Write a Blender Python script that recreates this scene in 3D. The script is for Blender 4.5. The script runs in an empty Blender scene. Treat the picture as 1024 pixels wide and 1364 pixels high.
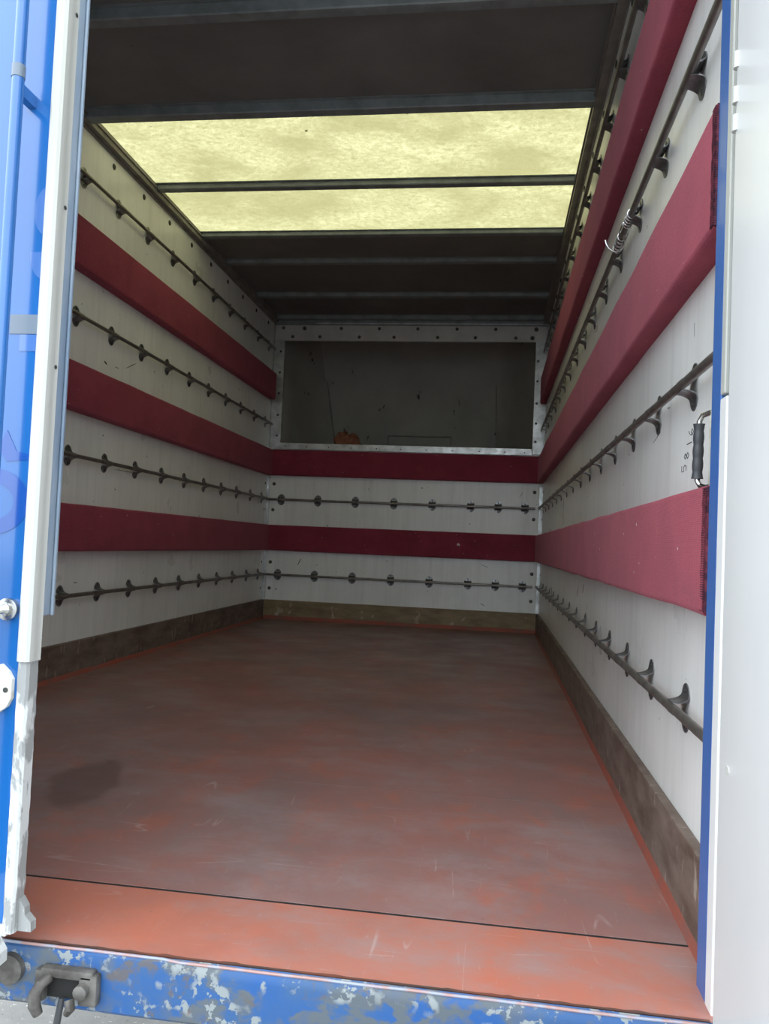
import bpy, bmesh, math, random
from mathutils import Vector, Matrix, noise as mnoise
random.seed(7)
S = bpy.context.scene
COL = S.collection
PI = math.pi

# ------------------------------------------------------------------ camera
cam_d = bpy.data.cameras.new('camera')
cam = bpy.data.objects.new('camera', cam_d)
COL.objects.link(cam)
r_ = Vector((0.98993642, 0.13485748, 0.04288769))
u_ = Vector((-0.03703841, -0.04558861, 0.99827343))
f_ = Vector((-0.13657983, 0.98981571, 0.04013492))
CPOS = Vector((1.68027, -5.77469, 0.59562))
cam.matrix_world = Matrix(((r_.x, u_.x, -f_.x, CPOS.x), (r_.y, u_.y, -f_.y, CPOS.y), (r_.z, u_.z, -f_.z, CPOS.z), (0, 0, 0, 1)))
cam_d.sensor_fit = 'HORIZONTAL'
cam_d.sensor_width = 36.0
cam_d.lens = 1053.014 / 1024 * 36.0
cam_d.clip_start = 0.02
S.camera = cam

# ------------------------------------------------------------------ overcast sky, exposure
wd = bpy.data.worlds.new('overcast_sky')
S.world = wd
wd.use_nodes = True
wn = wd.node_tree
wn.nodes.clear()
w_tc = wn.nodes.new('ShaderNodeTexCoord')
w_sx = wn.nodes.new('ShaderNodeSeparateXYZ')
w_rp = wn.nodes.new('ShaderNodeValToRGB')
w_bg = wn.nodes.new('ShaderNodeBackground')
w_ou = wn.nodes.new('ShaderNodeOutputWorld')
wn.links.new(w_tc.outputs['Generated'], w_sx.inputs[0])
wn.links.new(w_sx.outputs['Z'], w_rp.inputs[0])
wn.links.new(w_rp.outputs[0], w_bg.inputs[0])
wn.links.new(w_bg.outputs[0], w_ou.inputs[0])
w_rp.color_ramp.elements[0].position = 0.0
w_rp.color_ramp.elements[0].color = (0.60, 0.68, 0.76, 1)
w_rp.color_ramp.elements[1].position = 0.75
w_rp.color_ramp.elements[1].color = (0.92, 0.975, 1.0, 1)
w_bg.inputs[1].default_value = 2.6
S.view_settings.view_transform = 'Standard'
S.view_settings.look = 'None'
S.view_settings.gamma = 1.0
S.view_settings.use_curve_mapping = False
S.view_settings.exposure = 1.03

# ------------------------------------------------------------------ material helpers
class NT:
    def __init__(s, name):
        s.m = bpy.data.materials.new(name)
        s.m.use_nodes = True
        s.t = s.m.node_tree
        s.t.nodes.clear()
        s.out = s.t.nodes.new('ShaderNodeOutputMaterial')
        s.b = s.t.nodes.new('ShaderNodeBsdfPrincipled')
        s.t.links.new(s.b.outputs[0], s.out.inputs[0])
        s.tc = s.t.nodes.new('ShaderNodeTexCoord')
    def n(s, typ): return s.t.nodes.new(typ)
    def lk(s, a, b): s.t.links.new(a, b)
    def co(s, sc=(1, 1, 1), rot=(0, 0, 0)):
        mp = s.n('ShaderNodeMapping')
        mp.inputs['Scale'].default_value = sc
        mp.inputs['Rotation'].default_value = rot
        s.lk(s.tc.outputs['Object'], mp.inputs[0])
        return mp.outputs[0]
    def noise(s, scale, detail=4, rough=.55, sc=(1, 1, 1), dist=0, rot=(0, 0, 0)):
        x = s.n('ShaderNodeTexNoise')
        x.inputs['Scale'].default_value = scale
        x.inputs['Detail'].default_value = detail
        x.inputs['Roughness'].default_value = rough
        x.inputs['Distortion'].default_value = dist
        s.lk(s.co(sc, rot), x.inputs['Vector'])
        return x.outputs['Fac']
    def voro(s, scale, sc=(1, 1, 1), feat='F1'):
        x = s.n('ShaderNodeTexVoronoi')
        x.feature = feat
        x.inputs['Scale'].default_value = scale
        s.lk(s.co(sc), x.inputs['Vector'])
        return x.outputs['Distance']
    def wave(s, scale, axis='Z', dist=0, dscale=1):
        x = s.n('ShaderNodeTexWave')
        x.bands_direction = axis
        x.inputs['Scale'].default_value = scale
        x.inputs['Distortion'].default_value = dist
        x.inputs['Detail Scale'].default_value = dscale
        s.lk(s.tc.outputs['Object'], x.inputs['Vector'])
        return x.outputs['Fac']
    def rng(s, v, a, b, c=0., d=1.):
        x = s.n('ShaderNodeMapRange')
        x.clamp = True
        for i, q in zip((1, 2, 3, 4), (a, b, c, d)): x.inputs[i].default_value = q
        s.lk(v, x.inputs[0])
        return x.outputs[0]
    def mul(s, a, b, op='MULTIPLY'):
        x = s.n('ShaderNodeMath')
        x.operation = op
        for i, q in enumerate((a, b)):
            if isinstance(q, (int, float)): x.inputs[i].default_value = q
            else: s.lk(q, x.inputs[i])
        return x.outputs[0]
    def mix(s, fac, a, b, bt='MIX'):
        x = s.n('ShaderNodeMix')
        x.data_type = 'RGBA'
        x.blend_type = bt
        for i, q in ((0, fac), (6, a), (7, b)):
            if isinstance(q, (int, float)): x.inputs[i].default_value = q
            elif isinstance(q, tuple): x.inputs[i].default_value = q + (1,) if len(q) == 3 else q
            else: s.lk(q, x.inputs[i])
        return x.outputs[2]
    def bump(s, v, strength=.3, dist=.002):
        x = s.n('ShaderNodeBump')
        x.inputs['Strength'].default_value = strength
        x.inputs['Distance'].default_value = dist
        s.lk(v, x.inputs['Height'])
        s.lk(x.outputs[0], s.b.inputs['Normal'])
    def set(s, color=None, rough=None, metal=None, spec=None, coat=None, coat_r=None, sheen=None, sheen_tint=None, sheen_r=None):
        for k, v in (('Base Color', color), ('Roughness', rough), ('Metallic', metal), ('Specular IOR Level', spec), ('Coat Weight', coat),
                     ('Coat Roughness', coat_r), ('Sheen Weight', sheen), ('Sheen Tint', sheen_tint), ('Sheen Roughness', sheen_r)):
            if v is None: continue
            if isinstance(v, (int, float)): s.b.inputs[k].default_value = v
            elif isinstance(v, tuple): s.b.inputs[k].default_value = v + (1,) if len(v) == 3 else v
            else: s.lk(v, s.b.inputs[k])
        return s.m

M = {}
def white_panel(name, base, dirt):
    t = NT(name)
    d = t.rng(t.noise(1.7, 6, .62), .42, .74)
    st = t.rng(t.noise(5, 4, .6, (5, 5, .35)), .48, .75)
    c = t.mix(t.mul(d, .35), base, dirt)
    c = t.mix(t.mul(st, .28), c, dirt)
    grain = t.rng(t.noise(60, 2, .5, (1.5, 1.5, .06)), .35, .65)
    c = t.mix(t.mul(grain, .07), c, (.45, .45, .43))
    fl = t.rng(t.noise(30, 2, .4, (1, 1, 1.3)), .765, .79)
    c = t.mix(t.mul(fl, .8), c, (.06, .055, .05))
    t.set(c, t.rng(t.noise(3, 3), .3, .7, .26, .42), 0, .45)
    t.bump(t.noise(50, 2, .5, (1, 1, .2)), .05, .001)
    return t.m
M['white'] = white_panel('white_laminated_panel', (.80, .80, .785), (.46, .455, .425))

t = NT('maroon_carpet')
wv = t.noise(7, 4, .6)
rib = t.noise(170, 2, .6, (1, 1, 1))
c = t.mix(t.rng(wv, .35, .7), (.192, .028, .048), (.262, .041, .065))
c = t.mix(t.mul(t.rng(rib, .4, .75), .45), c, (.31, .060, .088))
c = t.mix(t.mul(t.rng(t.noise(4, 5, .7, (1, .6, 3)), .6, .75), .35), c, (.09, .035, .045))
c = t.mix(t.rng(t.noise(75, 1, .4), .79, .82), c, (.55, .5, .48))
t.set(c, .95, 0, .1, sheen=.24, sheen_tint=(1, .45, .52), sheen_r=.5)
t.bump(t.mul(t.mul(t.wave(95, 'Z', 1.5, 4), .3), t.noise(260, 3), 'ADD'), .45, .002)
M['carpet'] = t.m

t = NT('frayed_dark_carpet_edge')
c = t.mix(t.rng(t.noise(90, 3), .4, .65), (.05, .02, .032), (.17, .04, .06))
M['fray'] = t.set(c, .95, 0, .1)

def floor_mat(name, wear):
    t = NT(name)
    red, mauve, grey = (.30, .120, .100), (.220, .140, .134), (.285, .225, .225)
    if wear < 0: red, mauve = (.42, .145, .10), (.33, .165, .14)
    w1 = t.rng(t.noise(1.3, 9, .72, (1.3, 1, 1), .3), .40 - wear, .66 - wear)
    c = t.mix(w1, red, mauve)
    w2 = t.rng(t.noise(3.1, 9, .75, (.8, 1.3, 1), .25), .47, .68)
    c = t.mix(t.mul(w2, .75), c, grey)
    w3 = t.rng(t.noise(4.3, 9, .74, (1.3, .9, 1), .2), .53, .63)
    c = t.mix(t.mul(w3, .55), c, (.37, .115, .075) if wear > 0 else (.45, .14, .085))
    w4 = t.rng(t.noise(.9, 7, .7), .50, .70)
    c = t.mix(t.mul(w4, .45), c, (.135, .085, .085))
    for sc, ro, off in (((.22, 3, 1), .6, 2.2), ((3, .25, 1), -.3, 1.6), ((.2, 2.4, 1), -.9, 2.9), ((2.6, .22, 1), .2, 3.3), ((.25, 2.8, 1), -.25, 2.5)):
        ln = t.mul(t.mul(t.noise(off, 2, .4, sc, .1, (0, 0, ro)), .5, 'SUBTRACT'), 0, 'ADD')
        ab = t.n('ShaderNodeMath')
        ab.operation = 'ABSOLUTE'
        t.lk(ln, ab.inputs[0])
        line = t.rng(ab.outputs[0], .0022, .0006)
        msk = t.rng(t.noise(5.5 + off, 3, .6), .55, .66)
        c = t.mix(t.mul(t.mul(line, msk), .42), c, (.48, .40, .39))
    c = t.mix(t.mul(t.rng(t.noise(170, 3, .6, (1, .35, 1)), .66, .76), .4), c, (.42, .34, .33))
    c = t.mix(t.mul(t.rng(t.noise(44, 3, .6), .74, .77), .8), c, (.46, .42, .43))
    c = t.mix(t.mul(t.rng(t.noise(46, 3, .6), .73, .76), .5), c, (.07, .045, .045))
    if wear > 0:
        # oil stain with a shape of its own near the doorway
        mp = t.n('ShaderNodeMapping')
        mp.vector_type = 'TEXTURE'
        mp.inputs['Location'].default_value = (.745, -3.99, 0)
        mp.inputs['Rotation'].default_value = (0, 0, .25)
        mp.inputs['Scale'].default_value = (.085, .175, 1)
        t.lk(t.tc.outputs['Object'], mp.inputs[0])
        ln = t.n('ShaderNodeVectorMath')
        ln.operation = 'LENGTH'
        t.lk(mp.outputs[0], ln.inputs[0])
        dd = t.mul(ln.outputs['Value'], t.mul(t.noise(9, 5, .6), 1.1), 'ADD')
        c = t.mix(t.mul(t.rng(dd, 1.62, 1.38), .62), c, (.105, .058, .050))
    t.set(c, t.rng(t.noise(4, 4), .3, .7, .30, .50), 0, .5)
    t.bump(t.noise(120, 4, .6), .12, .0012)
    return t.m
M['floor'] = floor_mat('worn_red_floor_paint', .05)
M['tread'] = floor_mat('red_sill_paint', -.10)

t = NT('oil_stained_floor_paint')
c = t.mix(t.rng(t.noise(6, 5), .4, .65), (.075, .05, .045), (.17, .06, .042))
M['stain'] = t.set(c, .4, 0, .4)

def ply(name, a, b):
    t = NT(name)
    c = t.mix(t.rng(t.noise(6, 6, .65, (1, 1, 3)), .35, .7), a, b)
    for ro in (0, .5, -.4):
        s1 = t.rng(t.noise(16, 3, .5, (1, 2.6, .6), .3, (ro, 0, 0)), .665, .70)
        c = t.mix(t.mul(s1, .5), c, (.42, .37, .31))
    t.set(c, .55, 0, .35)
    t.bump(t.noise(70, 4, .6), .2, .0015)
    return t.m
M['kick'] = ply('scuffed_brown_plywood', (.098, .064, .050), (.215, .165, .138))
M['kick_back'] = ply('scuffed_ochre_plywood', (.16, .112, .06), (.28, .205, .115))

t = NT('red_sealant_paint')
M['fillet'] = t.set(t.mix(t.rng(t.noise(12, 4), .4, .7), (.30, .075, .050), (.19, .09, .075)), .6, 0, .3)

def metal(name, a, b, rough=.4, met=1., scale=12):
    t = NT(name)
    c = t.mix(t.rng(t.noise(scale, 5, .65), .35, .68), a, b)
    t.set(c, t.rng(t.noise(scale * 1.6, 3), .3, .7, rough - .1, rough + .12), met, .5)
    return t.m
M['alu'] = metal('brushed_aluminium', (.62, .63, .62), (.36, .36, .35), .38, .75)
M['plate'] = metal('greyed_aluminium_plate', (.58, .565, .53), (.46, .45, .42), .5, .2, 6)
M['galv'] = metal('galvanised_steel', (.26, .29, .295), (.17, .19, .19), .5, .2)
M['mould'] = metal('grey_brown_moulding', (.27, .25, .225), (.16, .15, .135), .6, .1)
M['rod'] = metal('worn_steel_rod', (.30, .28, .265), (.16, .15, .145), .42, .85)
M['bracket'] = metal('zinc_bracket', (.25, .255, .26), (.10, .10, .105), .4, .8, 30)
M['screw'] = metal('dark_screw', (.10, .10, .095), (.05, .05, .05), .5, .7, 60)
M['chrome'] = metal('dull_chrome', (.55, .55, .53), (.36, .36, .34), .25, 1., 20)
M['wire'] = metal('bright_wire', (.8, .8, .8), (.6, .6, .6), .25, 1., 20)

t = NT('dark_roof_lining')
c = t.mix(t.rng(t.noise(2.5, 6, .65), .35, .7), (.20, .20, .193), (.145, .145, .14))
c = t.mix(t.rng(t.noise(14, 2, .4), .76, .78), c, (.03, .03, .03))
M['roof'] = t.set(c, .7, 0, .25)

# translucent roof sheet: daylight shines through the dirty GRP
t = NT('translucent_yellow_roof_sheet')
fib = t.noise(34, 9, .8, (1, 1.25, 1), .5)
d = t.rng(fib, .38, .60)
big = t.rng(t.noise(2.3, 5, .6, (1, 1.6, 1), .5), .38, .66)
fine = t.rng(t.noise(120, 4, .75), .34, .60)
c = t.mix(d, (.35, .325, .155), (.64, .61, .345))
c = t.mix(t.rng(big, 0, 1, .15, 1.0), (.31, .285, .13), c)
c = t.mix(t.mul(t.rng(fine, .55, .0), .55), c, (.22, .195, .075))
c = t.mix(t.rng(t.noise(30, 2, .4), .78, .80), c, (.10, .085, .03))
tr = t.n('ShaderNodeBsdfTranslucent')
df = t.n('ShaderNodeBsdfDiffuse')
mx = t.n('ShaderNodeMixShader')
t.lk(c, tr.inputs[0])
df.inputs[0].default_value = (.36, .34, .24, 1)
mx.inputs[0].default_value = .42
t.lk(df.outputs[0], mx.inputs[1])
t.lk(tr.outputs[0], mx.inputs[2])
t.lk(mx.outputs[0], t.out.inputs[0])
M['skylight'] = t.m

def paint(name, a, rough=.22, coat=.6):
    t = NT(name)
    c = t.mix(t.rng(t.noise(2.5, 4), .35, .7), a, tuple(x * .85 for x in a))
    c = t.mix(t.rng(t.noise(55, 2, .5), .775, .79), c, (.7, .75, .8))
    return t.set(c, rough, 0, .5, coat, .08)
M['blue'] = paint('glossy_blue_paint', (.008, .105, .35))
M['blue_post'] = paint('scratched_blue_post_paint', (.042, .125, .37), .4, .2)
M['decal_pale'] = paint('pale_blue_lettering', (.060, .15, .40))
M['decal_deep'] = paint('deep_blue_lettering', (.005, .065, .31))
M['decal_grey'] = paint('grey_sticker', (.13, .17, .22), .4, .1)

t = NT('chipped_blue_bumper_paint')
c = t.mix(t.rng(t.noise(9, 5, .6), .4, .62), (.010, .070, .235), (.028, .080, .19))
gr = t.rng(t.noise(22, 4, .6, (1, 1, 1.3)), .48, .56)
ed = t.rng(t.noise(7, 4, .6), .43, .56)
c = t.mix(t.mul(gr, ed), c, (.075, .092, .11))
vo = t.rng(t.noise(52, 4, .62), .53, .56)
pat = t.rng(t.noise(13, 3, .55), .48, .54)
c = t.mix(t.mul(vo, pat), c, (.20, .225, .235))
c = t.mix(t.mul(t.rng(t.noise(18, 5, .7, (1, 1, 1), .6), .60, .66), .85), c, (.085, .075, .07))
c = t.mix(t.mul(t.rng(t.noise(30, 4, .6), .68, .72), .8), c, (.17, .075, .04))
t.set(c, .5, 0, .4)
t.bump(t.mul(vo, pat), .25, .002)
M['chip'] = t.m

t = NT('bare_edge_line')
M['lip'] = t.set(t.mix(t.rng(t.noise(25, 4), .45, .58), (.34, .21, .20), (.26, .29, .37)), .55, 0, .4)

t = NT('aged_white_trim')
c = t.mix(t.rng(t.noise(7, 5, .6, (1, 1, .15)), .4, .7), (.45, .46, .435), (.36, .365, .33))
M['trim'] = t.set(c, .4, 0, .4)

t = NT('flaking_white_paint_on_steel')
pk = t.rng(t.noise(26, 5, .62, (1, 1, .45), .4), .47, .52)
c = t.mix(pk, (.52, .54, .54), (.27, .28, .28))
c = t.mix(t.rng(t.noise(33, 3, .5, (1, 1, .6)), .70, .73), c, (.22, .10, .06))
t.set(c, .55, 0, .4)
t.bump(pk, .4, -.0015)
M['flake'] = t.m

t = NT('white_door_liner')
c = t.mix(t.rng(t.noise(3, 5, .6, (1, 1, .3)), .4, .75), (.70, .71, .71), (.62, .63, .635))
c = t.mix(t.mul(t.rng(t.noise(4, 4, .6), .60, .75), .3), c, (.72, .62, .60))
M['door_white'] = t.set(c, .28, 0, .5)

t = NT('blue_grey_rubber_seal')
M['rubber'] = t.set(t.mix(t.rng(t.noise(9, 4, .6, (1, 1, .3)), .4, .65), (.17, .23, .31), (.30, .36, .42)), .4, 0, .5)
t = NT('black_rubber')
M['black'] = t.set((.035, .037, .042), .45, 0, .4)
t = NT('dark_slit')
M['dark'] = t.set((.02, .02, .02), .8, 0, .2)
t = NT('pencil_line')
M['pencil'] = t.set((.07, .07, .08), .7, 0, .2)
t = NT('cast_iron')
M['iron'] = t.set(t.mix(t.rng(t.noise(30, 5), .4, .65), (.055, .05, .045), (.14, .135, .125)), .6, .2, .4)
t = NT('white_paper')
M['paper'] = t.set(t.mix(t.rng(t.noise(60, 2), .4, .7), (.7, .68, .66), (.5, .42, .42)), .8, 0, .2)
t = NT('cream_paint')
M['cream'] = t.set(t.mix(t.rng(t.noise(40, 4), .45, .7), (.70, .70, .64), (.50, .44, .32)), .5, 0, .4)

t = NT('grey_peak_moulding')
c = t.mix(t.rng(t.noise(3, 5, .6), .35, .7), (.36, .345, .315), (.29, .28, .255))
c = t.mix(t.rng(t.noise(7, 5, .6, (1.6, 1, .8)), .655, .70), c, (.035, .034, .032))
M['peak'] = t.set(c, .6, 0, .3)
t = NT('rust_orange_cloth')
M['rag'] = t.set(t.mix(t.rng(t.noise(22, 4), .35, .65), (.34, .14, .09), (.22, .09, .06)), .9, 0, .1)

t = NT('grey_concrete')
c = t.mix(t.rng(t.noise(3, 8, .7), .35, .68), (.27, .268, .26), (.19, .188, .183))
c = t.mix(t.rng(t.noise(60, 3, .6), .62, .70), c, (.16, .16, .155))
c = t.mix(t.rng(t.noise(95, 2, .6), .68, .72), c, (.62, .62, .60))
t.set(c, .85, 0, .25)
t.bump(t.noise(80, 5, .7), .5, .004)
M['ground'] = t.m

# ------------------------------------------------------------------ mesh helpers
class MB:
    def __init__(s): s.v = []; s.f = []
    def add(s, vs, fs):
        o = len(s.v)
        s.v += [tuple(v) for v in vs]
        s.f += [tuple(i + o for i in f) for f in fs]
        return s
    def box(s, x0, x1, y0, y1, z0, z1, bev=0):
        if bev <= 0:
            v = [(x, y, z) for x in (x0, x1) for y in (y0, y1) for z in (z0, z1)]
            return s.add(v, [(0, 1, 3, 2), (4, 6, 7, 5), (0, 4, 5, 1), (2, 3, 7, 6), (0, 2, 6, 4), (1, 5, 7, 3)])
        bm = bmesh.new()
        bmesh.ops.create_cube(bm, size=1)
        for q in bm.verts:
            q.co = Vector(((x0 + x1) / 2 + q.co.x * (x1 - x0), (y0 + y1) / 2 + q.co.y * (y1 - y0), (z0 + z1) / 2 + q.co.z * (z1 - z0)))
        bmesh.ops.bevel(bm, geom=bm.edges[:], offset=bev, segments=2, profile=.5, affect='EDGES')
        bm.verts.index_update()
        s.add([q.co[:] for q in bm.verts], [[q.index for q in f.verts] for f in bm.faces])
        bm.free()
        return s
    def tube(s, pts, r, n=10, caps=True):
        pts = [Vector(q) for q in pts]
        rs = r if isinstance(r, (list, tuple)) else [r] * len(pts)
        rings = []
        nrm = None
        for i, q in enumerate(pts):
            d = (pts[min(i + 1, len(pts) - 1)] - pts[max(i - 1, 0)]).normalized()
            if nrm is None:
                a = Vector((0, 0, 1)) if abs(d.z) < .9 else Vector((1, 0, 0))
                nrm = d.cross(a).normalized()
            else:
                nrm = (nrm - d * nrm.dot(d)).normalized()
            b = d.cross(nrm)
            rings.append([q + (nrm * math.cos(2 * PI * k / n) + b * math.sin(2 * PI * k / n)) * rs[i] for k in range(n)])
        v = [q for ring in rings for q in ring]
        f = []
        for i in range(len(pts) - 1):
            for k in range(n):
                f.append((i * n + k, i * n + (k + 1) % n, (i + 1) * n + (k + 1) % n, (i + 1) * n + k))
        if caps:
            f.append(tuple(range(n - 1, -1, -1)))
            f.append(tuple((len(pts) - 1) * n + k for k in range(n)))
        return s.add(v, f)
    def prism(s, poly, axis, a, b):
        # poly: 2D points; axis: extrusion axis; other two axes in cyclic-free order (remaining in xyz order)
        rest = [i for i in range(3) if i != axis]
        v = []
        for t_ in (a, b):
            for q in poly:
                c = [0, 0, 0]
                c[axis] = t_
                c[rest[0]], c[rest[1]] = q
                v.append(c)
        n = len(poly)
        f = [tuple(range(n)), tuple(range(2 * n - 1, n - 1, -1))]
        f += [(k, k + n, (k + 1) % n + n, (k + 1) % n) for k in range(n)]
        return s.add(v, f)
    def build(s, name, mat, parent=None, smooth=35):
        me = bpy.data.meshes.new(name)
        me.from_pydata(s.v, [], s.f)
        bm = bmesh.new()
        bm.from_mesh(me)
        bmesh.ops.recalc_face_normals(bm, faces=bm.faces[:])
        bm.to_mesh(me)
        bm.free()
        me.materials.append(M[mat] if isinstance(mat, str) else mat)
        if smooth:
            for q in me.polygons: q.use_smooth = True
            me.set_sharp_from_angle(angle=math.radians(smooth))
        o = bpy.data.objects.new(name, me)
        COL.objects.link(o)
        if parent: o.parent = parent
        return o

def tag(o, label, cat=None, group=None, kind=None):
    o['label'] = label
    if cat: o['category'] = cat
    if group: o['group'] = group
    if kind: o['kind'] = kind
    return o
def empty(name, loc=(0, 0, 0)):
    o = bpy.data.objects.new(name, None)
    o.location = loc
    o.empty_display_size = .1
    COL.objects.link(o)
    return o
def copy_to(src, parent, mw):
    c = src.copy()
    COL.objects.link(c)
    c.parent = parent
    c.matrix_local = mw
    return c

# key dimensions (metres): inner box
XL, XR, YB = -.02, 2.025, .015          # inner faces of the left, right and back linings
YR = -4.590                             # where the linings stop behind the rear frame
ZC = 2.285                              # underside of the roof sheets
RAIL_Z = (.333, .896, 1.460, 2.029)
BAND = ((.512, .702), (1.076, 1.266), (1.645, 1.838))

SCUFF_L = [((-2.566, 1.337), (-2.540, 1.327), .009), ((-2.468, 1.334), (-2.43, 1.335), .003), ((-2.36, 1.352), (-2.262, 1.397), .004), ((-2.543, 1.015), (-2.535, 1.015), .008),
           ((-2.715, .381), (-2.685, .380), .004), ((-2.42, .879), (-2.21, .881), .002), ((-2.405, .789), (-2.397, .789), .007), ((-2.07, 1.405), (-2.05, 1.400), .003)]
SCUFF_B = [((.241, .407), (.267, .459), .006), ((1.863, .972), (1.885, 1.011), .004), ((1.610, .195), (1.640, .177), .005), ((1.60, .475), (1.656, .456), .003), ((1.145, 1.018), (1.160, 1.017), .006), ((.911, .471), (.919, .470), .006)]
SCUFF_R = [((-4.31, 1.016), (-4.312, .990), .0015), ((-4.045, .858), (-3.965, .844), .0015), ((-4.126, .895), (-4.104, .897), .002)]

# ------------------------------------------------------------------ ground
g = MB()
g.add([(-30, -40, -.95), (30, -40, -.95), (30, 30, -.95), (-30, 30, -.95)], [(0, 1, 2, 3)])
tag(g.build('ground', 'ground', smooth=0), 'grey concrete yard under the truck', 'ground', kind='structure')

# ------------------------------------------------------------------ box shell
wl = tag(MB().box(XL - .035, XL, -4.64, .05, -.03, 2.30).build('wall_left', 'white', smooth=0), 'white laminated left wall of the truck box', 'wall', kind='structure')
wr = tag(MB().box(XR, XR + .035, -4.64, .05, -.03, 2.30).build('wall_right', 'white', smooth=0), 'white laminated right wall of the truck box', 'wall', kind='structure')
wb = tag(MB().box(XL, XR, YB, .05, -.03, 1.30).build('wall_back', 'white', smooth=0), 'white laminated bulkhead wall below the dark cab-over opening', 'wall', kind='structure')

# floor: painted boards with seams
fl = tag(empty('floor'), 'worn red painted floor of the truck box', 'floor', kind='structure')
MB().box(XL, XR, -3.8425, .015, -.03, 0).build('floor_board', 'floor', fl, 0)
MB().box(XL, XR, -4.478, -3.8437, -.03, 0).build('floor_board', 'floor', fl, 0)
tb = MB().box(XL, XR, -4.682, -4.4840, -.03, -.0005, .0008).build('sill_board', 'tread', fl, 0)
tb['label'] = 'brighter red sill board at the doorway'
MB().box(XL, XR, -4.4840, -4.478, -.03, -.0008).build('seam_filler', 'dark', fl, 0)
MB().box(XL, XR, -3.8437, -3.8425, -.03, -.0004).build('seam_filler', 'stain', fl, 0)
MB().box(XL, XR, -4.66, 0, -.05, -.03).build('underfloor', 'dark', fl, 0)
# rear sill member with chipped blue paint
sl = tag(empty('rear_sill', (1, -4.69, -.04)), 'chipped blue steel sill below the red floor edge', 'sill', kind='structure')
sl.location = (0, 0, 0)
nseg = 80
prof = [(-4.66, -.004), (-4.684, -.001), (-4.690, -.006), (-4.692, -.016), (-4.692, -.080), (-4.686, -.086), (-4.66, -.086)]
v, f = [], []
for i in range(nseg + 1):
    x = -.05 + 2.11 * i / nseg
    dent = math.exp(-((x - 1.245) / .012) ** 2) * .0025 - (.003 if x > 1.25 else 0) * min(1, (x - 1.25) / .03 if x > 1.25 else 0)
    for (y, z) in prof:
        w = mnoise.noise(Vector((x * 6, z * 10, 3))) * .0012
        v.append((x, y + w - (dent if z > -.02 else 0) * .3, z + (dent if -.02 < z < -.003 else 0)))
n = len(prof)
for i in range(nseg):
    for k in range(n):
        f.append((i * n + k, i * n + (k + 1) % n, (i + 1) * n + (k + 1) % n, (i + 1) * n + k))
f += [tuple(range(n)), tuple(nseg * n + k for k in range(n))]
MB().add(v, f).build('sill_beam', 'chip', sl)
pts = []
for i in range(nseg + 1):
    x = -.02 + 2.02 * i / nseg
    pts.append((x, -4.6865 + mnoise.noise(Vector((x * 9, 5, 3))) * .0012, -.0015 + mnoise.noise(Vector((x * 14, 1, 3))) * .001 - (.002 if x > 1.26 else 0)))
MB().tube(pts, .0021, 6).build('worn_lip', 'lip', sl)['label'] = 'pale worn lip'
rag = []
for i in range(120):
    x = 1.0 + .98 * i / 119
    h = mnoise.noise(Vector((x * 22, 0, 7))) + .5 * mnoise.noise(Vector((x * 60, 0, 2)))
    rag.append((x, -4.681 + .0025 + .0075 * max(0, h - .05)))
pl = rag + [(q[0], -4.6835) for q in reversed(rag)]
vv = [(q[0], q[1], .0004) for q in rag] + [(q[0], -4.6835, .0004) for q in rag] + [(q[0], q[1], -.0006) for q in rag] + [(q[0], -4.6835, -.0006) for q in rag]
ff = []
for i in range(119):
    ff += [(i, i + 1, 121 + i, 120 + i), (240 + i, 360 + i, 361 + i, 241 + i), (i, 240 + i, 241 + i, i + 1)]
MB().add(vv, ff).build('chipped_edge', 'stain', sl, 0)['label'] = 'dark chipped paint edge'

# kick boards
def kick(name, label, boards, mat, fillet):
    o = tag(empty(name), label, 'baseboard', kind='structure')
    for b in boards: MB().box(*b, .002).build('kickboard', mat, o, 0)
    vs, fs = fillet
    MB().add(vs, fs).build('sealant_fillet', 'fillet', o, 0)['label'] = 'red paint line along the floor'
    return o
def fil(x0, x1, y0, y1, horizontal_axis):
    # triangular cove prism between a kick board and the floor
    vs, fs = [], []
    N = 40
    for i in range(N + 1):
        q = i / N
        if horizontal_axis == 'y':
            y = y0 + (y1 - y0) * q
            hh = .018 + .004 * mnoise.noise(Vector((y * 5, x0, 0)))
            vs += [(x0, y, .0), (x1, y, .0), (x0, y, hh)]
        else:
            x = x0 + (x1 - x0) * q
            hh = .026 + .006 * mnoise.noise(Vector((x * 5, 3, 0)))
            vs += [(x, y0, 0), (x, y1, 0), (x, y0, hh)]
    for i in range(N):
        a, b = 3 * i, 3 * i + 3
        fs += [(a, a + 1, b + 1, b), (a + 1, a + 2, b + 2, b + 1), (a + 2, a, b, b + 2)]
    fs += [(0, 1, 2), (3 * N, 3 * N + 1, 3 * N + 2)]
    return vs, fs
kick('baseboard_left', 'dark brown scuffed plywood kick board along the left wall', [(XL, 0, YR, -2.529, 0, .142), (XL, 0, -2.526, 0, 0, .142)], 'kick', fil(0, .009, YR, -.012, 'y'))
kick('baseboard_right', 'brown scratched plywood kick board along the right wall', [(2.006, XR, YR, 0, 0, .142)], 'kick', fil(2.006, 2.000, YR, -.012, 'y'))
kick('baseboard_back', 'ochre brown plywood kick board under the bulkhead', [(0, 2.006, 0, YB, 0, .142)], 'kick_back', fil(.0, 2.006, 0, -.012, 'x'))

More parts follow.
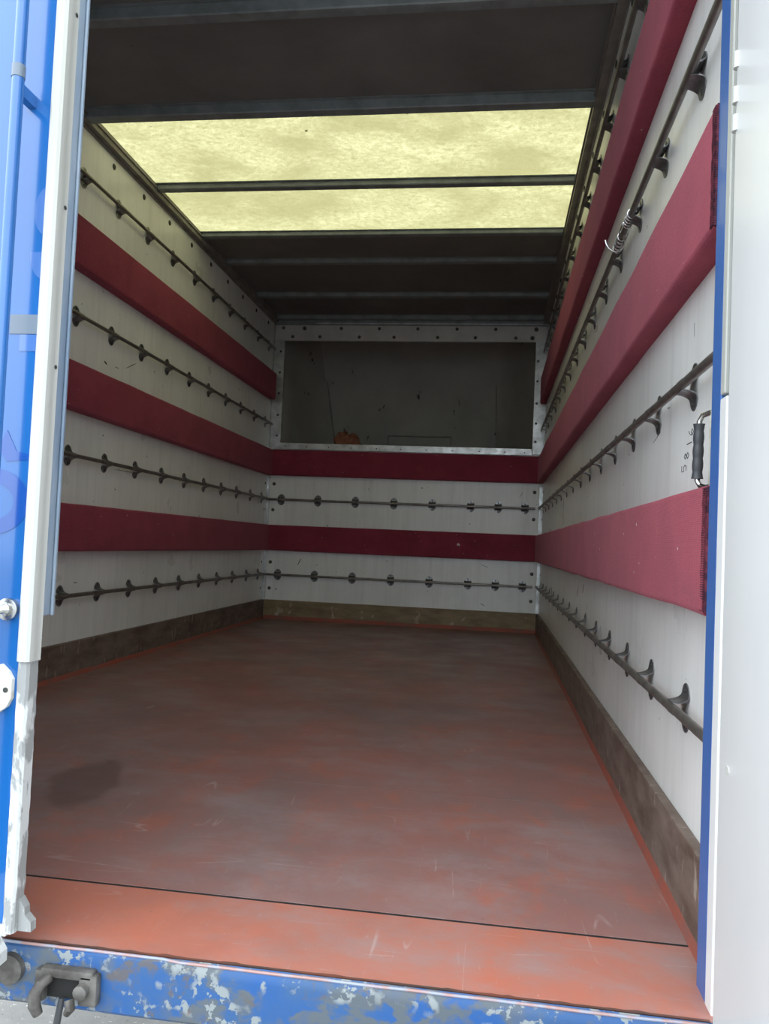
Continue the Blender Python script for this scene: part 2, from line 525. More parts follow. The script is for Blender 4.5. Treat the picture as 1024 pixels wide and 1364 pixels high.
# ------------------------------------------------------------------ screw prototype (dome head with recess), facing +Z
def screw_mesh(r=.009):
    b = MB()
    n = 12
    rings = [(r, 0), (r, r * .16), (r * .72, r * .34), (r * .36, r * .38), (r * .3, r * .2)]
    v = [(q * math.cos(2 * PI * k / n), q * math.sin(2 * PI * k / n), z) for q, z in rings for k in range(n)]
    f = []
    for i in range(len(rings) - 1):
        for k in range(n):
            f.append((i * n + k, i * n + (k + 1) % n, (i + 1) * n + (k + 1) % n, (i + 1) * n + k))
    f.append(tuple((len(rings) - 1) * n + k for k in range(n)))
    f.append(tuple(range(n)))
    me_o = b.add(v, f).build('screw', 'screw')
    me = me_o.data
    bpy.data.objects.remove(me_o)
    return me
SCREW = screw_mesh()
ROT = {'+x': Matrix.Rotation(PI / 2, 4, 'Y'), '-x': Matrix.Rotation(-PI / 2, 4, 'Y'), '-y': Matrix.Rotation(PI / 2, 4, 'X'), '+z': Matrix.Identity(4)}
def screw(parent, loc, face, s=1.0):
    o = bpy.data.objects.new('screw', SCREW)
    COL.objects.link(o)
    o.parent = parent
    o.matrix_local = Matrix.Translation(loc) @ ROT[face] @ Matrix.Scale(s, 4)
    return o

# ------------------------------------------------------------------ back wall metalwork and cab-over opening
YP = .004
tp = tag(MB().box(-.012, 2.012, YP, .03, 2.105, 2.222, .002).build('trim_1', 'plate', smooth=0), 'grey aluminium plate with two rows of screws above the dark opening', 'trim', kind='structure')
for i, x in enumerate((.05, .214, .496, .785, 1.074, 1.364, 1.647, 1.939)): screw(tp, (x, YP, 2.198 + (0 if i else .003)), '-y', 1.7 if i in (1, 7) else 1.35)
for x in (.124, .334, .636, .898, 1.223, 1.50, 1.794, 1.913): screw(tp, (x, YP, 2.134), '-y', 1.7 if x > 1.9 else 1.35)
bs = tag(MB().box(.0, 1.937, YP - .002, .03, 1.277, 1.325, .0015).build('trim_2', 'alu', smooth=0), 'bright aluminium strip along the bottom of the dark opening', 'trim', kind='structure')
for x in (.109, .271, .44, .61, .803, .985, 1.172, 1.364, 1.56, 1.745, 1.886): screw(bs, (x, YP - .002, 1.297), '-y', .55)
s1 = tag(MB().box(-.015, .066, YP, .03, 1.270, 2.108, .0015).build('trim_3', 'alu', smooth=0), 'aluminium upright left of the dark opening', 'trim', kind='structure')
for z in (1.377, 1.535, 1.70, 1.86, 2.02): screw(s1, (.037, YP, z), '-y')
s2 = tag(MB().box(1.940, 2.018, YP, .03, 1.285, 2.108, .0015).build('trim_4', 'alu', smooth=0), 'aluminium upright right of the dark opening', 'trim', kind='structure')
for z in (1.377, 1.511, 1.657, 1.819, 1.966): screw(s2, (1.960, YP, z), '-y')
# corner angles (two thin flanges each)
def angle(name, label, x, sgn):
    b = MB()
    b.box(min(x, x + sgn * .022), max(x, x + sgn * .022), YB - .004, YB, .142, 2.22)
    b.box(min(x, x + sgn * .004), max(x, x + sgn * .004), YB - .03, YB - .004, .142, 2.22)
    return tag(b.build(name, 'alu', smooth=0), label, 'trim', kind='structure')
ca = angle('trim_5', 'thin aluminium corner angle where the left wall meets the bulkhead', XL, 1)
cb = angle('trim_6', 'thin aluminium corner angle where the right wall meets the bulkhead', XR, -1)
for z in (1.012, .816, .423, .227):
    screw(wb, (.032, YB, z), '-y', 1.45)
    screw(wb, (1.968, YB, z), '-y', 1.45)
    screw(wl, (XL, -.045, z), '+x', 1.1)
    screw(wr, (XR, -.055, z), '-x', 1.1)
for k in range(15):
    screw(wl, (XL, -.17 - .301 * k, 2.192), '+x', 1.5)
    screw(wr, (XR, -.17 - .301 * k, 2.192), '-x', 1.5)

# small scuffs and scratches on the linings
def scuff(wall, face, a, b, w):
    # a, b: end points in the wall plane (u, z)
    d = Vector((b[0] - a[0], b[1] - a[1]))
    nn = Vector((-d.y, d.x)).normalized() * w / 2
    pts = []
    for i in range(9):
        q = i / 8
        k = math.sin(PI * min(max(q, .04), .96)) ** .5 * (1 + .4 * mnoise.noise(Vector((q * 5, a[0] * 9, 1))))
        pts.append((a[0] + d.x * q + nn.x * k, a[1] + d.y * q + nn.y * k))
    for i in range(8, -1, -1):
        q = i / 8
        k = math.sin(PI * min(max(q, .04), .96)) ** .5 * (1 + .4 * mnoise.noise(Vector((q * 5, a[0] * 9, 7))))
        pts.append((a[0] + d.x * q - nn.x * k, a[1] + d.y * q - nn.y * k))
    ax, p0 = {'L': (0, XL), 'R': (0, XR - .0004), 'B': (1, YB - .0004)}[face]
    MB().prism(pts, ax, p0, p0 + .0004).build('scuff_mark', 'pencil', wall, 0)
for a, b, w in SCUFF_L: scuff(wl, 'L', a, b, w)
for a, b, w in SCUFF_B: scuff(wb, 'B', a, b, w)
for a, b, w in SCUFF_R: scuff(wr, 'R', a, b, w)

# peak (space over the cab): moulded grey shell
A = [(-.02, .03, 1.29), (2.02, .03, 1.29), (2.02, .03, 2.30), (-.02, .03, 2.30)]
N_ = 14
def peakpt(u, v_):
    # u across 0..1, v_ up 0..1 on the curved nose
    x0, x1 = .33 - .15 * v_, 1.675 - .02 * v_
    return x0 + (x1 - x0) * u
v, f = [], []
rows = 12
secs = [(0.0, 0.0), (.25, .35), (.55, .72), (.80, .93), (1.0, 1.0)]
for j in range(rows + 1):
    vz = j / rows
    z = 1.29 + 1.0 * vz
    line = []
    yd = .78 - .10 * vz ** 3
    for a, b in secs: line.append((-.02 + (peakpt(0, vz) + .02) * a, .03 + (yd - .03) * b, z))
    for k in range(1, 12): line.append((peakpt(0, vz) + (peakpt(1, vz) - peakpt(0, vz)) * k / 12, yd + .012 * math.sin(PI * k / 12), z))
    for a, b in reversed(secs): line.append((2.02 + (peakpt(1, vz) - 2.02) * a, .03 + (yd - .03) * b, z))
    v += line
nl = len(line)
for j in range(rows):
    for k in range(nl - 1): f.append((j * nl + k, j * nl + k + 1, (j + 1) * nl + k + 1, (j + 1) * nl + k))
f.append(tuple(range(nl)))
f.append(tuple(rows * nl + k for k in range(nl)))
pk = tag(MB().add(v, f).build('wall_peak', 'peak'), 'dark grey moulded shell inside the opening over the cab', 'wall', kind='structure')
md = pk.modifiers.new('thickness', 'SOLIDIFY')
md.thickness = .02
md.offset = 1
pn = MB()
for (x0, x1, z0, z1) in ((.775, .783, 1.30, 1.508), (1.302, 1.31, 1.30, 1.508), (.775, 1.31, 1.500, 1.508)):
    pn.box(x0, x1, .768, .80, z0, z1)
pn.build('moulded_ridge', 'mould', pk, 0)
rb = MB()
rb.tube([(.185 + .17 * q, .735 + .03 * (1 - q), 2.27 - .95 * q) for q in [i / 10 for i in range(11)]], .006, 6)
rb.build('moulded_seam', 'mould', pk)
rb = MB()
rb.tube([(1.655 + .02 * q, .74 + .03 * (1 - q), 2.27 - .72 * q) for q in [i / 10 for i in range(11)]], .005, 6)
rb.build('moulded_seam', 'mould', pk)

# crumpled cloth lying at the edge of the peak floor
bm = bmesh.new()
for (cx, cy, cz, sx, sy, sz, sd) in ((.525, .12, 1.345, .06, .07, .085, 1), (.595, .13, 1.34, .06, .06, .072, 5)):
    r = bmesh.ops.create_icosphere(bm, subdivisions=4, radius=1)
    for q in r['verts']:
        d = q.co.normalized()
        h = 1 + .32 * mnoise.noise(d * 2.2 + Vector((sd, 0, 0))) + .22 * abs(mnoise.noise(d * 4.5 + Vector((0, sd, 0))))
        q.co = Vector((cx + d.x * sx * h, cy + d.y * sy * h, max(1.2905, cz + d.z * sz * h)))
me = bpy.data.meshes.new('crumpled_cloth')
bm.to_mesh(me)
bm.free()
me.materials.append(M['rag'])
for q in me.polygons: q.use_smooth = True
o = bpy.data.objects.new('crumpled_cloth', me)
COL.objects.link(o)
tag(o, 'crumpled rust-orange cloth on the ledge of the dark opening over the cab', 'cloth')

# ------------------------------------------------------------------ ceiling
ce = tag(empty('ceiling'), 'dark roof with steel cross beams and two yellow translucent panels', 'ceiling', kind='structure')
beams = [(-4.05, .04, .045), (-3.445, .04, .045), (-2.878, .040, .048), (-2.212, .026, .044), (-1.622, .024, .042), (-1.205, .024, .045), (-.575, .026, .05), (-.052, .03, .05)]
edges = [-4.64] + [b[0] + .02 for b in beams[:-1]] + [.05]
for i in range(len(edges) - 1):
    y0, y1 = edges[i], edges[i + 1]
    if i in (3, 4):
        nx, ny = 24, 8
        v = [(XL + (XR - XL) * a / nx, y0 + (y1 - y0) * b / ny, ZC + .006 + .003 * mnoise.noise(Vector((a * .3, b * .5, i)))) for b in range(ny + 1) for a in range(nx + 1)]
        f = [(b * (nx + 1) + a, b * (nx + 1) + a + 1, (b + 1) * (nx + 1) + a + 1, (b + 1) * (nx + 1) + a) for b in range(ny) for a in range(nx)]
        o = MB().add(v, f).build('skylight_panel', 'skylight', ce)
        o['label'] = 'yellow translucent roof panel, ' + ('nearer and deeper one' if i == 3 else 'farther and narrower one')
    else:
        MB().box(XL - .035, XR + .035, y0, y1, ZC, ZC + .015).build('roof_panel', 'roof', ce, 0)
for (y, h, w) in beams:
    # folded hat section: near flange, web with a turned lip, bottom flange
    pr = [(y, ZC), (y, ZC - h + .004), (y + .004, ZC - h), (y + w - .003, ZC - h), (y + w, ZC - h + .003), (y + w, ZC)]
    b = MB().prism(pr, 0, XL + .015, XR - .015)
    b.prism([(y - .014, ZC - .003), (y - .0005, ZC - .003), (y - .0005, ZC), (y - .014, ZC)], 0, XL + .015, XR - .015)
    b.build('cross_beam', 'galv', ce)
for nm, x0, x1, lab in (('trim_7', XL, .010, 'dark moulding along the top of the left wall'), ('trim_8', 1.992, XR, 'grey-brown moulding along the top of the right wall')):
    b = MB().box(x0, x1, -4.60, .0, 2.240, ZC)
    if x0 < 1:
        b.box(XL, XL + .006, -4.60, 0, 2.228, 2.240)
        b.box(.010, .016, -4.60, 0, 2.262, 2.268)
    else:
        b.box(XR - .006, XR, -4.60, 0, 2.226, 2.240)
        b.box(1.986, 1.992, -4.60, 0, 2.262, 2.268)
    tag(b.build(nm, 'mould', smooth=0), lab, 'trim', kind='structure')
tag(MB().box(XL, XR, -.006, .03, 2.222, ZC, .002).build('trim_9', 'galv', smooth=0), 'grey steel angle between the plate and the roof at the far end', 'trim', kind='structure')
tag(MB().box(.3, 1.985, -.012, -.006, 2.228, 2.238, .001).build('trim_10', 'alu', smooth=0), 'shiny thin strip under the roof at the far end', 'trim', kind='structure')

# ------------------------------------------------------------------ rear frame
for nm, x0, x1, lab in (('trim_11', -.07, 0.015, 'blue steel rear post on the left behind the closed door'), ('trim_12', 1.985, 2.075, 'blue painted rear post beside the grab handle')):
    tag(MB().box(x0, x1, -4.637, YR - .001, -.03, 2.30, .002).build(nm, 'blue_post', smooth=0), lab, 'post', kind='structure')
tag(MB().box(-.07, 2.075, -4.69, -4.60, 2.22, 2.32, .003).build('trim_13', 'blue_post', smooth=0), 'blue steel header over the doorway', 'header', kind='structure')
sg = tag(empty('trim_14'), 'pale seal strip between the blue post and the open white door', 'trim', kind='structure')
MB().box(1.9845, 2.06, -4.657, -4.6375, .82, 2.215, .002).build('seal_strip', 'trim', sg, 0)
MB().box(1.990, 2.06, -4.688, -4.657, .80, 2.215).build('shadow_gap_strip', 'black', sg, 0)  # black strip standing in for the shade in the slit beside the open door
MB().box(1.9845, 2.06, -4.668, -4.6375, -.03, .815, .002).build('seal_strip', 'door_white', sg, 0)

# ------------------------------------------------------------------ left door (closed)
YF = -4.735
d1 = tag(empty('door_1'), 'closed glossy blue left door with a white edge strip', 'door', kind='structure')
MB().box(-.06, 1.030, YF + .002, -4.694, .045, 2.25, .003).build('door_panel', 'blue', d1, 0)
# aluminium-look white edge profile, stepped, upper part
pr = [(1.0265, YF - .003), (1.030, YF - .0055), (1.041, YF - .0055), (1.0450, YF - .002), (1.0470, -4.727), (1.0455, -4.722), (1.0475, -4.7135), (1.030, -4.7135), (1.030, YF + .002), (1.0265, YF + .002)]
et = MB().prism(pr, 2, .409, 2.25).build('edge_strip', 'trim', d1, 30)
for z in (1.352, 1.064, .83): screw(et, (1.0468, -4.7185, z), '+x', .35)
# lower bare edge, flaking: irregular outline
v, f = [], []
NZ = 44
for i in range(NZ + 1):
    z = .034 + (.409 - .034) * i / NZ
    j1 = .0016 * mnoise.noise(Vector((z * 40, 1, 0)))
    j2 = .0022 * mnoise.noise(Vector((z * 55, 4, 0)))
    for (x, y) in ((1.028 + j1, YF - .001), (1.0405 + j2, YF - .001), (1.0435 + j2, YF + .003), (1.044 + j2, -4.7125), (1.028, -4.7125)): v.append((x, y, z))
for i in range(NZ):
    for k in range(5): f.append((i * 5 + k, i * 5 + (k + 1) % 5, i * 5 + 5 + (k + 1) % 5, i * 5 + 5 + k))
f += [(0, 1, 2, 3, 4), tuple(NZ * 5 + k for k in range(5))]
MB().add(v, f).build('lower_edge', 'flake', d1, 30)['label'] = 'flaking white paint on the bare lower edge'
MB().box(1.030, 1.0465, -4.7125, -4.690, .471, 2.25, .003).build('rubber_seal', 'rubber', d1)['label'] = 'blue-grey rubber seal'
MB().box(1.0470, 1.0510, -4.6955, -4.6900, .471, 2.25, .0012).build('seal_lip', 'rubber', d1)
MB().box(-.06, 1.034, YF - .002, -4.70, .030, .045, .002).build('bottom_edge', 'flake', d1, 0)
# locking bar with guides
lb = MB().tube([(.995, -4.770, .10), (.995, -4.770, 2.3)], .0086, 16).build('locking_bar', 'blue', d1)
MB().tube([(.995, -4.770, 1.228), (.995, -4.770, 1.246)], .0094, 16).build('bar_collar', 'decal_grey', lb)
MB().box(.989, 1.001, -4.768, YF + .002, 1.205, 1.222).build('bar_guide', 'blue', lb, 0)
# round lock bolt and worn plate
bt = MB().tube([(1.008, YF + .002, .481), (1.008, YF - .006, .481), (1.008, YF - .0065, .481)], [.0155, .0155, .012], 20)
bt = bt.build('bolt_plate', 'chrome', d1)
MB().tube([(1.008, YF - .006, .481), (1.008, YF - .010, .481), (1.006, YF - .012, .481), (.994, YF - .030, .477)], [.010, .009, .006, .005], 14).build('bolt_pin', 'chrome', bt)
pp = [(1.004, .336), (1.016, .345), (1.0225, .357), (1.0225, .384), (1.016, .394), (1.004, .404), (.99, .40), (.982, .39), (.982, .35), (.99, .34)]
pt = MB().prism([(a, b) for a, b in pp], 1, YF - .006, YF + .002).build('latch_plate', 'cream', d1, 0)
MB().tube([(1.0145, YF - .0062, .369), (1.0145, YF - .0072, .369)], .0038, 12).build('rivet_hole', 'screw', pt)
# lettering fragments in other blues
def decal(poly, mat, lab, off):
    o = MB().prism(poly, 1, YF + .0017 - off, YF + .002).build('lettering', mat, d1, 0)
    o['label'] = lab
def arc(cx, cz, rx, rz, a0, a1, n=24): return [(cx + rx * math.cos(math.radians(a0 + (a1 - a0) * i / n)), cz + rz * math.sin(math.radians(a0 + (a1 - a0) * i / n))) for i in range(n + 1)]
decal(arc(1.030, 1.053, .021, .036, 90, 270), 'decal_pale', 'pale blue half round letter stroke', .0006)
decal([(1.0295, .993)] + [(1.006, .993)] + arc(1.0295, .993, .0235, .040, 180, 270), 'decal_pale', 'pale blue quarter round letter stroke', .0006)
decal([(.982, .902), (1.029, .902), (1.029, .874), (.982, .874)], 'decal_grey', 'grey sticker', .0010)
decal([(.998, .873), (1.0295, .873), (1.0295, .849), (.998, .849)], 'decal_pale', 'pale blue square letter stroke', .0006)
decal(arc(.968, .632, .060, .048, -90, 90) + arc(.968, .632, .036, .027, 90, -90), 'decal_deep', 'deep blue ring letter', .0006)
decal([(.988, .735), (1.004, .705), (1.027, .700), (1.027, .693), (.99, .69), (.975, .71)], 'decal_deep', 'deep blue letter stroke', .0006)
# bottom corner keepers
pr = [(1.044, .078), (1.052, .066), (1.053, .056), (1.0625, .047), (1.0635, .034), (1.041, .034), (1.041, .078)]
MB().prism(pr, 1, -4.724, -4.711).build('corner_keeper', 'flake', d1, 0)['label'] = 'worn steel corner keeper'
pr = [(1.015, .040), (1.026, .034), (1.038, .016), (1.0385, .000), (1.030, -.004), (1.000, .004), (1.0, .04)]
MB().prism(pr, 1, -4.762, -4.737).build('locking_cam', 'flake', d1, 0)['label'] = 'worn steel locking cam'

# ------------------------------------------------------------------ right door (open)
d2 = tag(empty('door_2', (1.9790, -4.692, -.10)), 'open right door showing its white inner face', 'door', kind='structure')
d2.rotation_euler = (0, 0, math.radians(7))
MB().box(0, .036, -1.0, 0, 0, 2.34, .004).build('door_panel', 'door_white', d2)
hg = MB()
for z in (1.262, 1.300, 1.348):
    hg.tube([(.0005, -.004, z), (.0005, -.004, z + .022)], .0055, 12)
hg.build('hinge', 'trim', d2)
MB().tube([(-.001, -.028, .43), (.001, -.028, .43)], .006, 12).build('screw_cap', 'trim', d2)

# ------------------------------------------------------------------ padded rub rails
def padded(name, label, axis, wall, front, a0, a1, z0, z1, group, seed, wav=.0015):
    sg_ = 1 if front > wall else -1
    dpt = abs(front - wall)
    R_ = .011
    prof = [(0, 0)]
    for cx, cz, s0 in ((dpt - R_, R_, -90), (dpt - R_, (z1 - z0) - R_, 0)):
        for k in range(5):
            a = math.radians(s0 + 90 * k / 4)
            prof.append((cx + R_ * math.cos(a), cz + R_ * math.sin(a)))
    prof.append((0, z1 - z0))
    n = len(prof)
    NS = max(8, int(abs(a1 - a0) / .06))
    v, f = [], []
    for i in range(NS + 1):
        u = a0 + (a1 - a0) * i / NS
        for k, (d, z) in enumerate(prof):
            jz = wav * mnoise.noise(Vector((u * 4, seed, 0 if z < .1 else 9)))
            jd = wav * .8 * mnoise.noise(Vector((u * 3, seed, z * 9))) if 0 < k < n - 1 else 0
            ins = 0
            if i in (0, NS): ins = R_ * .35 if d > dpt * .6 else 0
            uu = u + (ins if i == 0 else -ins) * (1 if a1 > a0 else -1)
            c = (wall + sg_ * (d + jd), z0 + z + jz)
            v.append((c[0], uu, c[1]) if axis == 'y' else (uu, c[0], c[1]))
    for i in range(NS):
        for k in range(n): f.append((i * n + k, i * n + (k + 1) % n, (i + 1) * n + (k + 1) % n, (i + 1) * n + k))
    f += [tuple(range(n)), tuple(NS * n + k for k in range(n))]
    o = MB().add(v, f).build(name, 'carpet', None, 50)
    return tag(o, label, 'padded rail', group)
G = 'maroon carpeted rub rails'
hts = ('bottom', 'middle', 'top')
for i, (z0, z1) in enumerate(BAND):
    padded('padded_rail', hts[i] + ' maroon carpeted padded rail on the left wall', 'y', XL, .028, YR + .005, -.045 if i == 2 else -.034, z0, z1 + (.004 if i == 2 else 0), G, i + 1)
RR = []
for i, (z0, z1) in enumerate(BAND):
    RR.append(padded('padded_rail', hts[i] + ' maroon carpeted padded rail on the right wall', 'y', XR, 1.982, YR + .004, -.045 if i == 2 else -.034, z0, z1 + (.004 if i == 2 else 0), G, i + 11, .0028))
BR = []
for i in (0, 1):
    BR.append(padded('padded_rail', ('lower' if i == 0 else 'upper') + ' maroon carpeted padded rail across the bulkhead wall', 'x', YB, -.034, XL + .003, XR - .003, BAND[i][0], BAND[i][1] + .003 * i, G, i + 21))
# worn ribbed end strips on the right-hand rails
for i, o in enumerate(RR):
    z0, z1 = BAND[i]
    b = MB()
    z = z0 + .006
    while z < z1 - .006:
        w = .005 * mnoise.noise(Vector((z * 60, i, 3)))
        b.box(1.9814, 1.988, YR + .0032, YR + .021 + w, z, z + .0019)
        z += .0034
    b.box(1.9835, 2.0, YR + .001, YR + .006, z0 + .004, z1 - .004)
    e = b.build('frayed_end', 'fray', o, 0)
    e['kind'] = 'stuff'
    e['label'] = 'dark frayed ribbed end'
# torn white scrap on the lower bulkhead rail
MB().prism([(1.425, .606), (1.433, .627), (1.438, .620), (1.449, .618), (1.446, .600), (1.436, .607)], 1, -.0362, -.034).build('torn_scrap', 'paper', BR[0], 0)['label'] = 'small torn white scrap'

# ------------------------------------------------------------------ lashing rails with brackets
DB = .026
def bracket_mesh():
    H, Wd = .037, .0265
    zs = [-.037, -.0355, -.032, -.027, -.021, -.0165, -.0135, -.0115, -.0100, -.0092]
    ds = [.0022, .0024, .0024, .0024, .0024, .0036, .0075, .013, .0195, .0275]
    ctr = [(z, d) for z, d in zip(zs, ds)]
    prof = ctr + [(-z, d) for z, d in reversed(ctr)]
    NS = 8
    v, f = [], []
    th = .0022
    def halfw(z, d):
        a = abs(z) / H
        w = Wd * math.sqrt(max(0.02, 1 - a ** 2.6))
        if d > .004: w = min(w, Wd * (.98 - .22 * (d - .004) / .024))
        return w
    for layer in (0, 1):
        for (z, d) in prof:
            w = halfw(z, d)
            for k in range(NS + 1):
                s_ = -1 + 2 * k / NS
                zz, dd = z, d
                if layer:
                    if abs(z) > .0165: dd = d - th
                    else:
                        zz = z - math.copysign(th * .85, z)
                        dd = max(0, d - th * .35)
                v.append((dd, w * s_, zz))
    n = len(prof)
    m = NS + 1
    L = n * m
    half = len(ctr)
    for i in range(n - 1):
        if i == half - 1: continue
        for k in range(NS):
            a = i * m + k
            f.append((a, a + 1, a + m + 1, a + m))
            f.append((L + a, L + a + m, L + a + m + 1, L + a + 1))
        f.append((i * m, i * m + m, L + i * m + m, L + i * m))
        f.append((i * m + NS, L + i * m + NS, L + i * m + m + NS, i * m + m + NS))
    for i in (0, half - 1, half, n - 1):
        for k in range(NS):
            a = i * m + k
            f.append((a, L + a, L + a + 1, a + 1))
    o = MB().add(v, f).build('bracket', 'bracket', None, 40)
    me = o.data
    bpy.data.objects.remove(o)
    return me
BRK = bracket_mesh()
def lash(label, frm, to, wallmat, positions, seed):
    # frm/to: rod axis end points, wallmat: matrix turning local (+x out of the wall, y along the rod) into world
    a, b = Vector(frm), Vector(to)
    root = empty('lashing_rail', ((a.x + b.x) / 2, (a.y + b.y) / 2, a.z))
    tag(root, label, 'lashing rail', 'steel lashing rails')
    inv = Matrix.Translation(-root.location)
    pts = [a.lerp(b, i / 24) - root.location for i in range(25)]
    MB().tube(pts, .0082, 12).build('rod', 'rod', root)
    for p_ in positions:
        o = bpy.data.objects.new('bracket', BRK)
        COL.objects.link(o)
        o.parent = root
        jit = random.uniform(-.02, .02)
        o.matrix_local = inv @ Matrix.Translation(p_) @ wallmat @ Matrix.Rotation(jit, 4, 'X') @ Matrix.Diagonal((1, 1.06, 1.14, 1))
        for z in (-.0268, .0268):
            s_ = bpy.data.objects.new('screw', SCREW)
            COL.objects.link(s_)
            s_.parent = o
            s_.matrix_local = Matrix.Translation((.0022, 0, z)) @ ROT['+x'] @ Matrix.Scale(.55, 4)
    return root
LEFT = Matrix.Identity(4)
RIGHT = Matrix.Rotation(PI, 4, 'Z')
BACK = Matrix.Rotation(-PI / 2, 4, 'Z')
ys = [-.132] + [-.105 - .3015 * k for k in range(1, 15)]
lv = ('lowest, just above the dark kick board', 'between the two lower maroon rails', 'between the two upper maroon rails', 'topmost, just below the roof')
for i, z in enumerate(RAIL_Z):
    lash('steel lashing rod on the left wall, ' + lv[i], (XL + DB, YR, z), (XL + DB, -.03, z), LEFT, [(XL, y, z) for y in ys], i)
for i, z in enumerate(RAIL_Z):
    lash('steel lashing rod on the right wall, ' + lv[i], (XR - DB, YR, z), (XR - DB, -.03, z), RIGHT, [(XR, y, z) for y in ys], i + 5)
xs = (.093, .375, .66, .948, 1.232, 1.513, 1.711, 1.904)
for i, nm in ((0, 'lower'), (1, 'upper')):
    z = RAIL_Z[i] - .002
    lash(nm + ' steel lashing rod across the bulkhead wall', (XL + .01, YB - DB, z), (1.975, YB - DB, z), BACK, [(x, YB, z) for x in xs], i + 10)

# bright wire twisted round the upper right lashing rod
def coil(y0, y1, turns, r):
    n = int(turns * 10)
    return [(XR - DB + r * math.cos(2 * PI * turns * i / n), y0 + (y1 - y0) * i / n, 1.46 + r * math.sin(2 * PI * turns * i / n)) for i in range(n + 1)]
wt = empty('wire_tie', (1.999, -3.62, 1.46))
tag(wt, 'bright wire tie with a curled loose end on the right upper lashing rod', 'wire')
for nm, pts, r in (('wire_coil', coil(-3.745, -3.665, 5, .0105), .0021), ('wire_coil', coil(-3.60, -3.49, 5, .0112), .0021),
                   ('wire_span', [(1.988, -3.665, 1.462), (1.986, -3.635, 1.455), (1.989, -3.60, 1.458)], .0018),
                   ('wire_span', [(2.008, -3.68, 1.452), (2.004, -3.63, 1.438), (2.006, -3.57, 1.446), (2.003, -3.52, 1.452)], .0018),
                   ('loose_end', [(1.946, -3.66, 1.422), (1.949, -3.66, 1.411), (1.956, -3.66, 1.400), (1.966, -3.66, 1.392), (1.976, -3.66, 1.3905), (1.987, -3.655, 1.396), (1.995, -3.645, 1.410), (1.999, -3.63, 1.432), (1.999, -3.62, 1.449)], .0019)):
    b = MB().tube([Vector(q) - wt.location for q in pts], r, 8)
    b.build(nm, 'wire', wt)

# ------------------------------------------------------------------ grab handle by the right post
gh = empty('grab_handle', (XR, -4.495, .76))
tag(gh, 'chrome grab handle with a black ribbed grip beside the blue post', 'handle')
L_ = lambda x, y, z: (x - XR, y + 4.495, z - .76)
b = MB()
x0, y0, z0 = L_(1.999, -4.586, .700)
x1, y1, z1 = L_(XR, -4.524, .820)
b.box(x0, x1, y0, y1, z0, z1, .004)
b.build('mount_plate', 'cream', gh)
loop = []
for (x, y, z) in ((2.006, -4.538, .8125), (1.999, -4.528, .815), (1.992, -4.516, .8125), (1.9885, -4.513, .804), (1.988, -4.511, .76), (1.9885, -4.509, .712), (1.992, -4.513, .7045), (1.999, -4.528, .7015), (2.006, -4.538, .706)): loop.append(L_(x, y, z))
MB().tube(loop, .0042, 12).build('bail', 'chrome', gh)
pts, rr = [], []
for i in range(33):
    q = i / 32
    pts.append(L_(1.988, -4.513 + .004 * q, .800 - .084 * q))
    rr.append(.0072 + .0011 * abs(math.cos(PI * 4 * q)) + (.0008 if i in (0, 32) else 0))
MB().tube(pts, rr, 16).build('grip', 'black', gh)['label'] = 'black ribbed rubber grip'
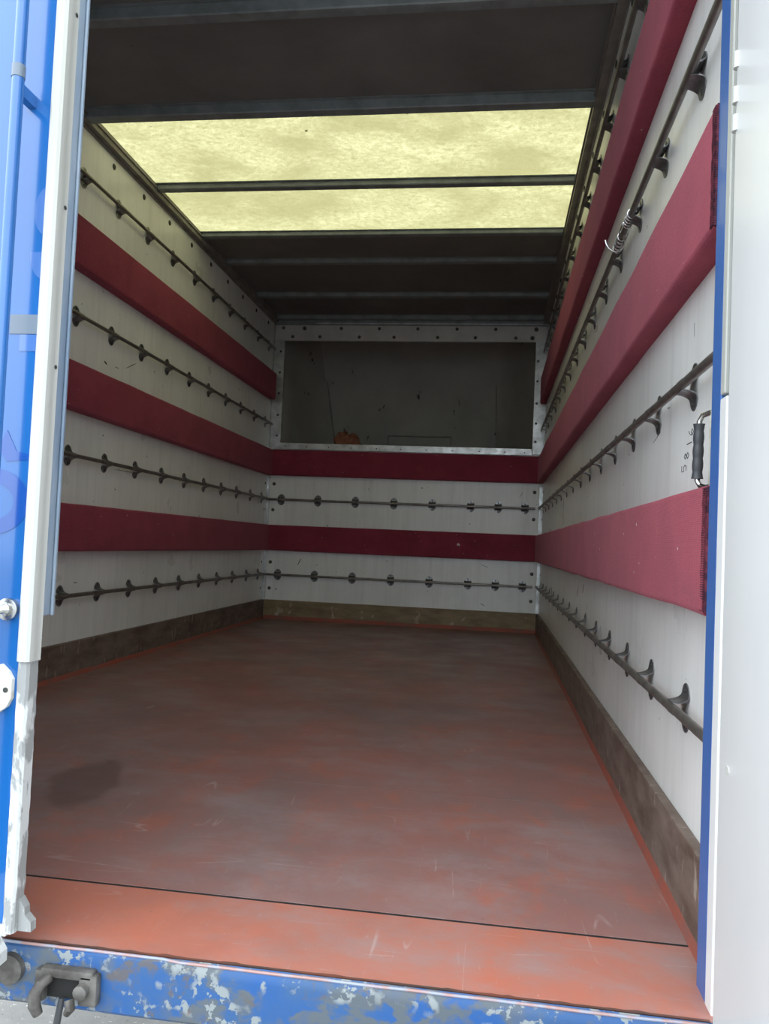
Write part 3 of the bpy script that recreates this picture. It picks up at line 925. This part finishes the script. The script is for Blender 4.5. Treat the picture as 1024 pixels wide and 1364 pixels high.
# pencilled number 5816 running up the wall
wtg = MB()
glyph = {'5': [[(.9, 1), (.15, 1), (.1, .55), (.6, .6), (.9, .35), (.6, .02), (.1, .1)]],
         '8': [[(.5, .52), (.15, .75), (.5, 1), (.85, .75), (.5, .52), (.1, .25), (.5, 0), (.9, .25), (.5, .52)]],
         '1': [[(.5, 1), (.5, 0)]], '6': [[(.8, 1), (.3, .7), (.1, .3), (.5, 0), (.9, .28), (.5, .5), (.15, .3)]]}
sx, sh = .014, .022
for ch, zc, yc in (('5', .758, -4.262), ('8', .779, -4.278), ('1', .800, -4.296), ('6', .818, -4.308)):
    for stroke in glyph[ch]:
        # text runs upward: glyph x -> +z, glyph y (up) -> +y (away from the door)
        pts = [(XR - .0003, yc + (gy - .5) * sh * 1.6, zc + (gx - .5) * sx) for gx, gy in stroke]
        wtg.tube(pts, .0008, 5)
wtg.build('pencil_number', 'pencil', wr, 0)['label'] = 'handwritten number 5816'

# ------------------------------------------------------------------ latch catch on the sill
lc = empty('latch_catch', (1.112, -4.692, -.05))
tag(lc, 'worn iron latch catch with a hook on the blue sill', 'latch')
Q = lambda x, y, z: (x - 1.112, y + 4.692, z + .05)
b = MB()
# base plate frame around a dark pocket
for (xa, xb, za, zb) in ((1.070, 1.150, -.036, -.022), (1.062, 1.078, -.070, -.026), (1.128, 1.156, -.070, -.026)):
    p0, p1 = Q(xa, -4.706, za), Q(xb, -4.690, zb)
    b.box(p0[0], p1[0], p0[1], p1[1], p0[2], p1[2], .004)
b.build('base_plate', 'iron', lc)
p0, p1 = Q(1.076, -4.6965, -.066), Q(1.130, -4.690, -.034)
MB().box(p0[0], p1[0], p0[1], p1[1], p0[2], p1[2]).build('pocket', 'dark', lc, 0)
MB().tube([Q(1.084, -4.703, -.036), Q(1.078, -4.716, -.040), Q(1.074, -4.722, -.050), Q(1.074, -4.722, -.066), Q(1.079, -4.720, -.078)], [.007, .008, .0085, .0085, .007], 12).build('hook', 'iron', lc)
MB().tube([Q(1.136, -4.704, -.046), Q(1.136, -4.716, -.046), Q(1.136, -4.718, -.046)], [.010, .010, .007], 14).build('boss', 'iron', lc)
MB().tube([Q(1.120, -4.712, -.058), Q(1.124, -4.716, -.068), Q(1.118, -4.714, -.076)], [.007, .007, .005], 10).build('latch_tongue', 'iron', lc)
pts = [Q(1.104, -4.703, -.062), Q(1.103, -4.707, -.08), Q(1.100, -4.708, -.105), Q(1.098, -4.708, -.15)]
MB().tube(pts, [.0045, .005, .0055, .0055], 8).build('rubber_strap', 'black', lc)
nb = MB().tube([(1.018, -4.690, -.035), (1.018, -4.701, -.035), (1.018, -4.704, -.035)], [.022, .021, .015], 18).build('sill_boss', 'iron', None)
tag(nb, 'round worn iron boss on the blue sill left of the latch catch', 'boss')
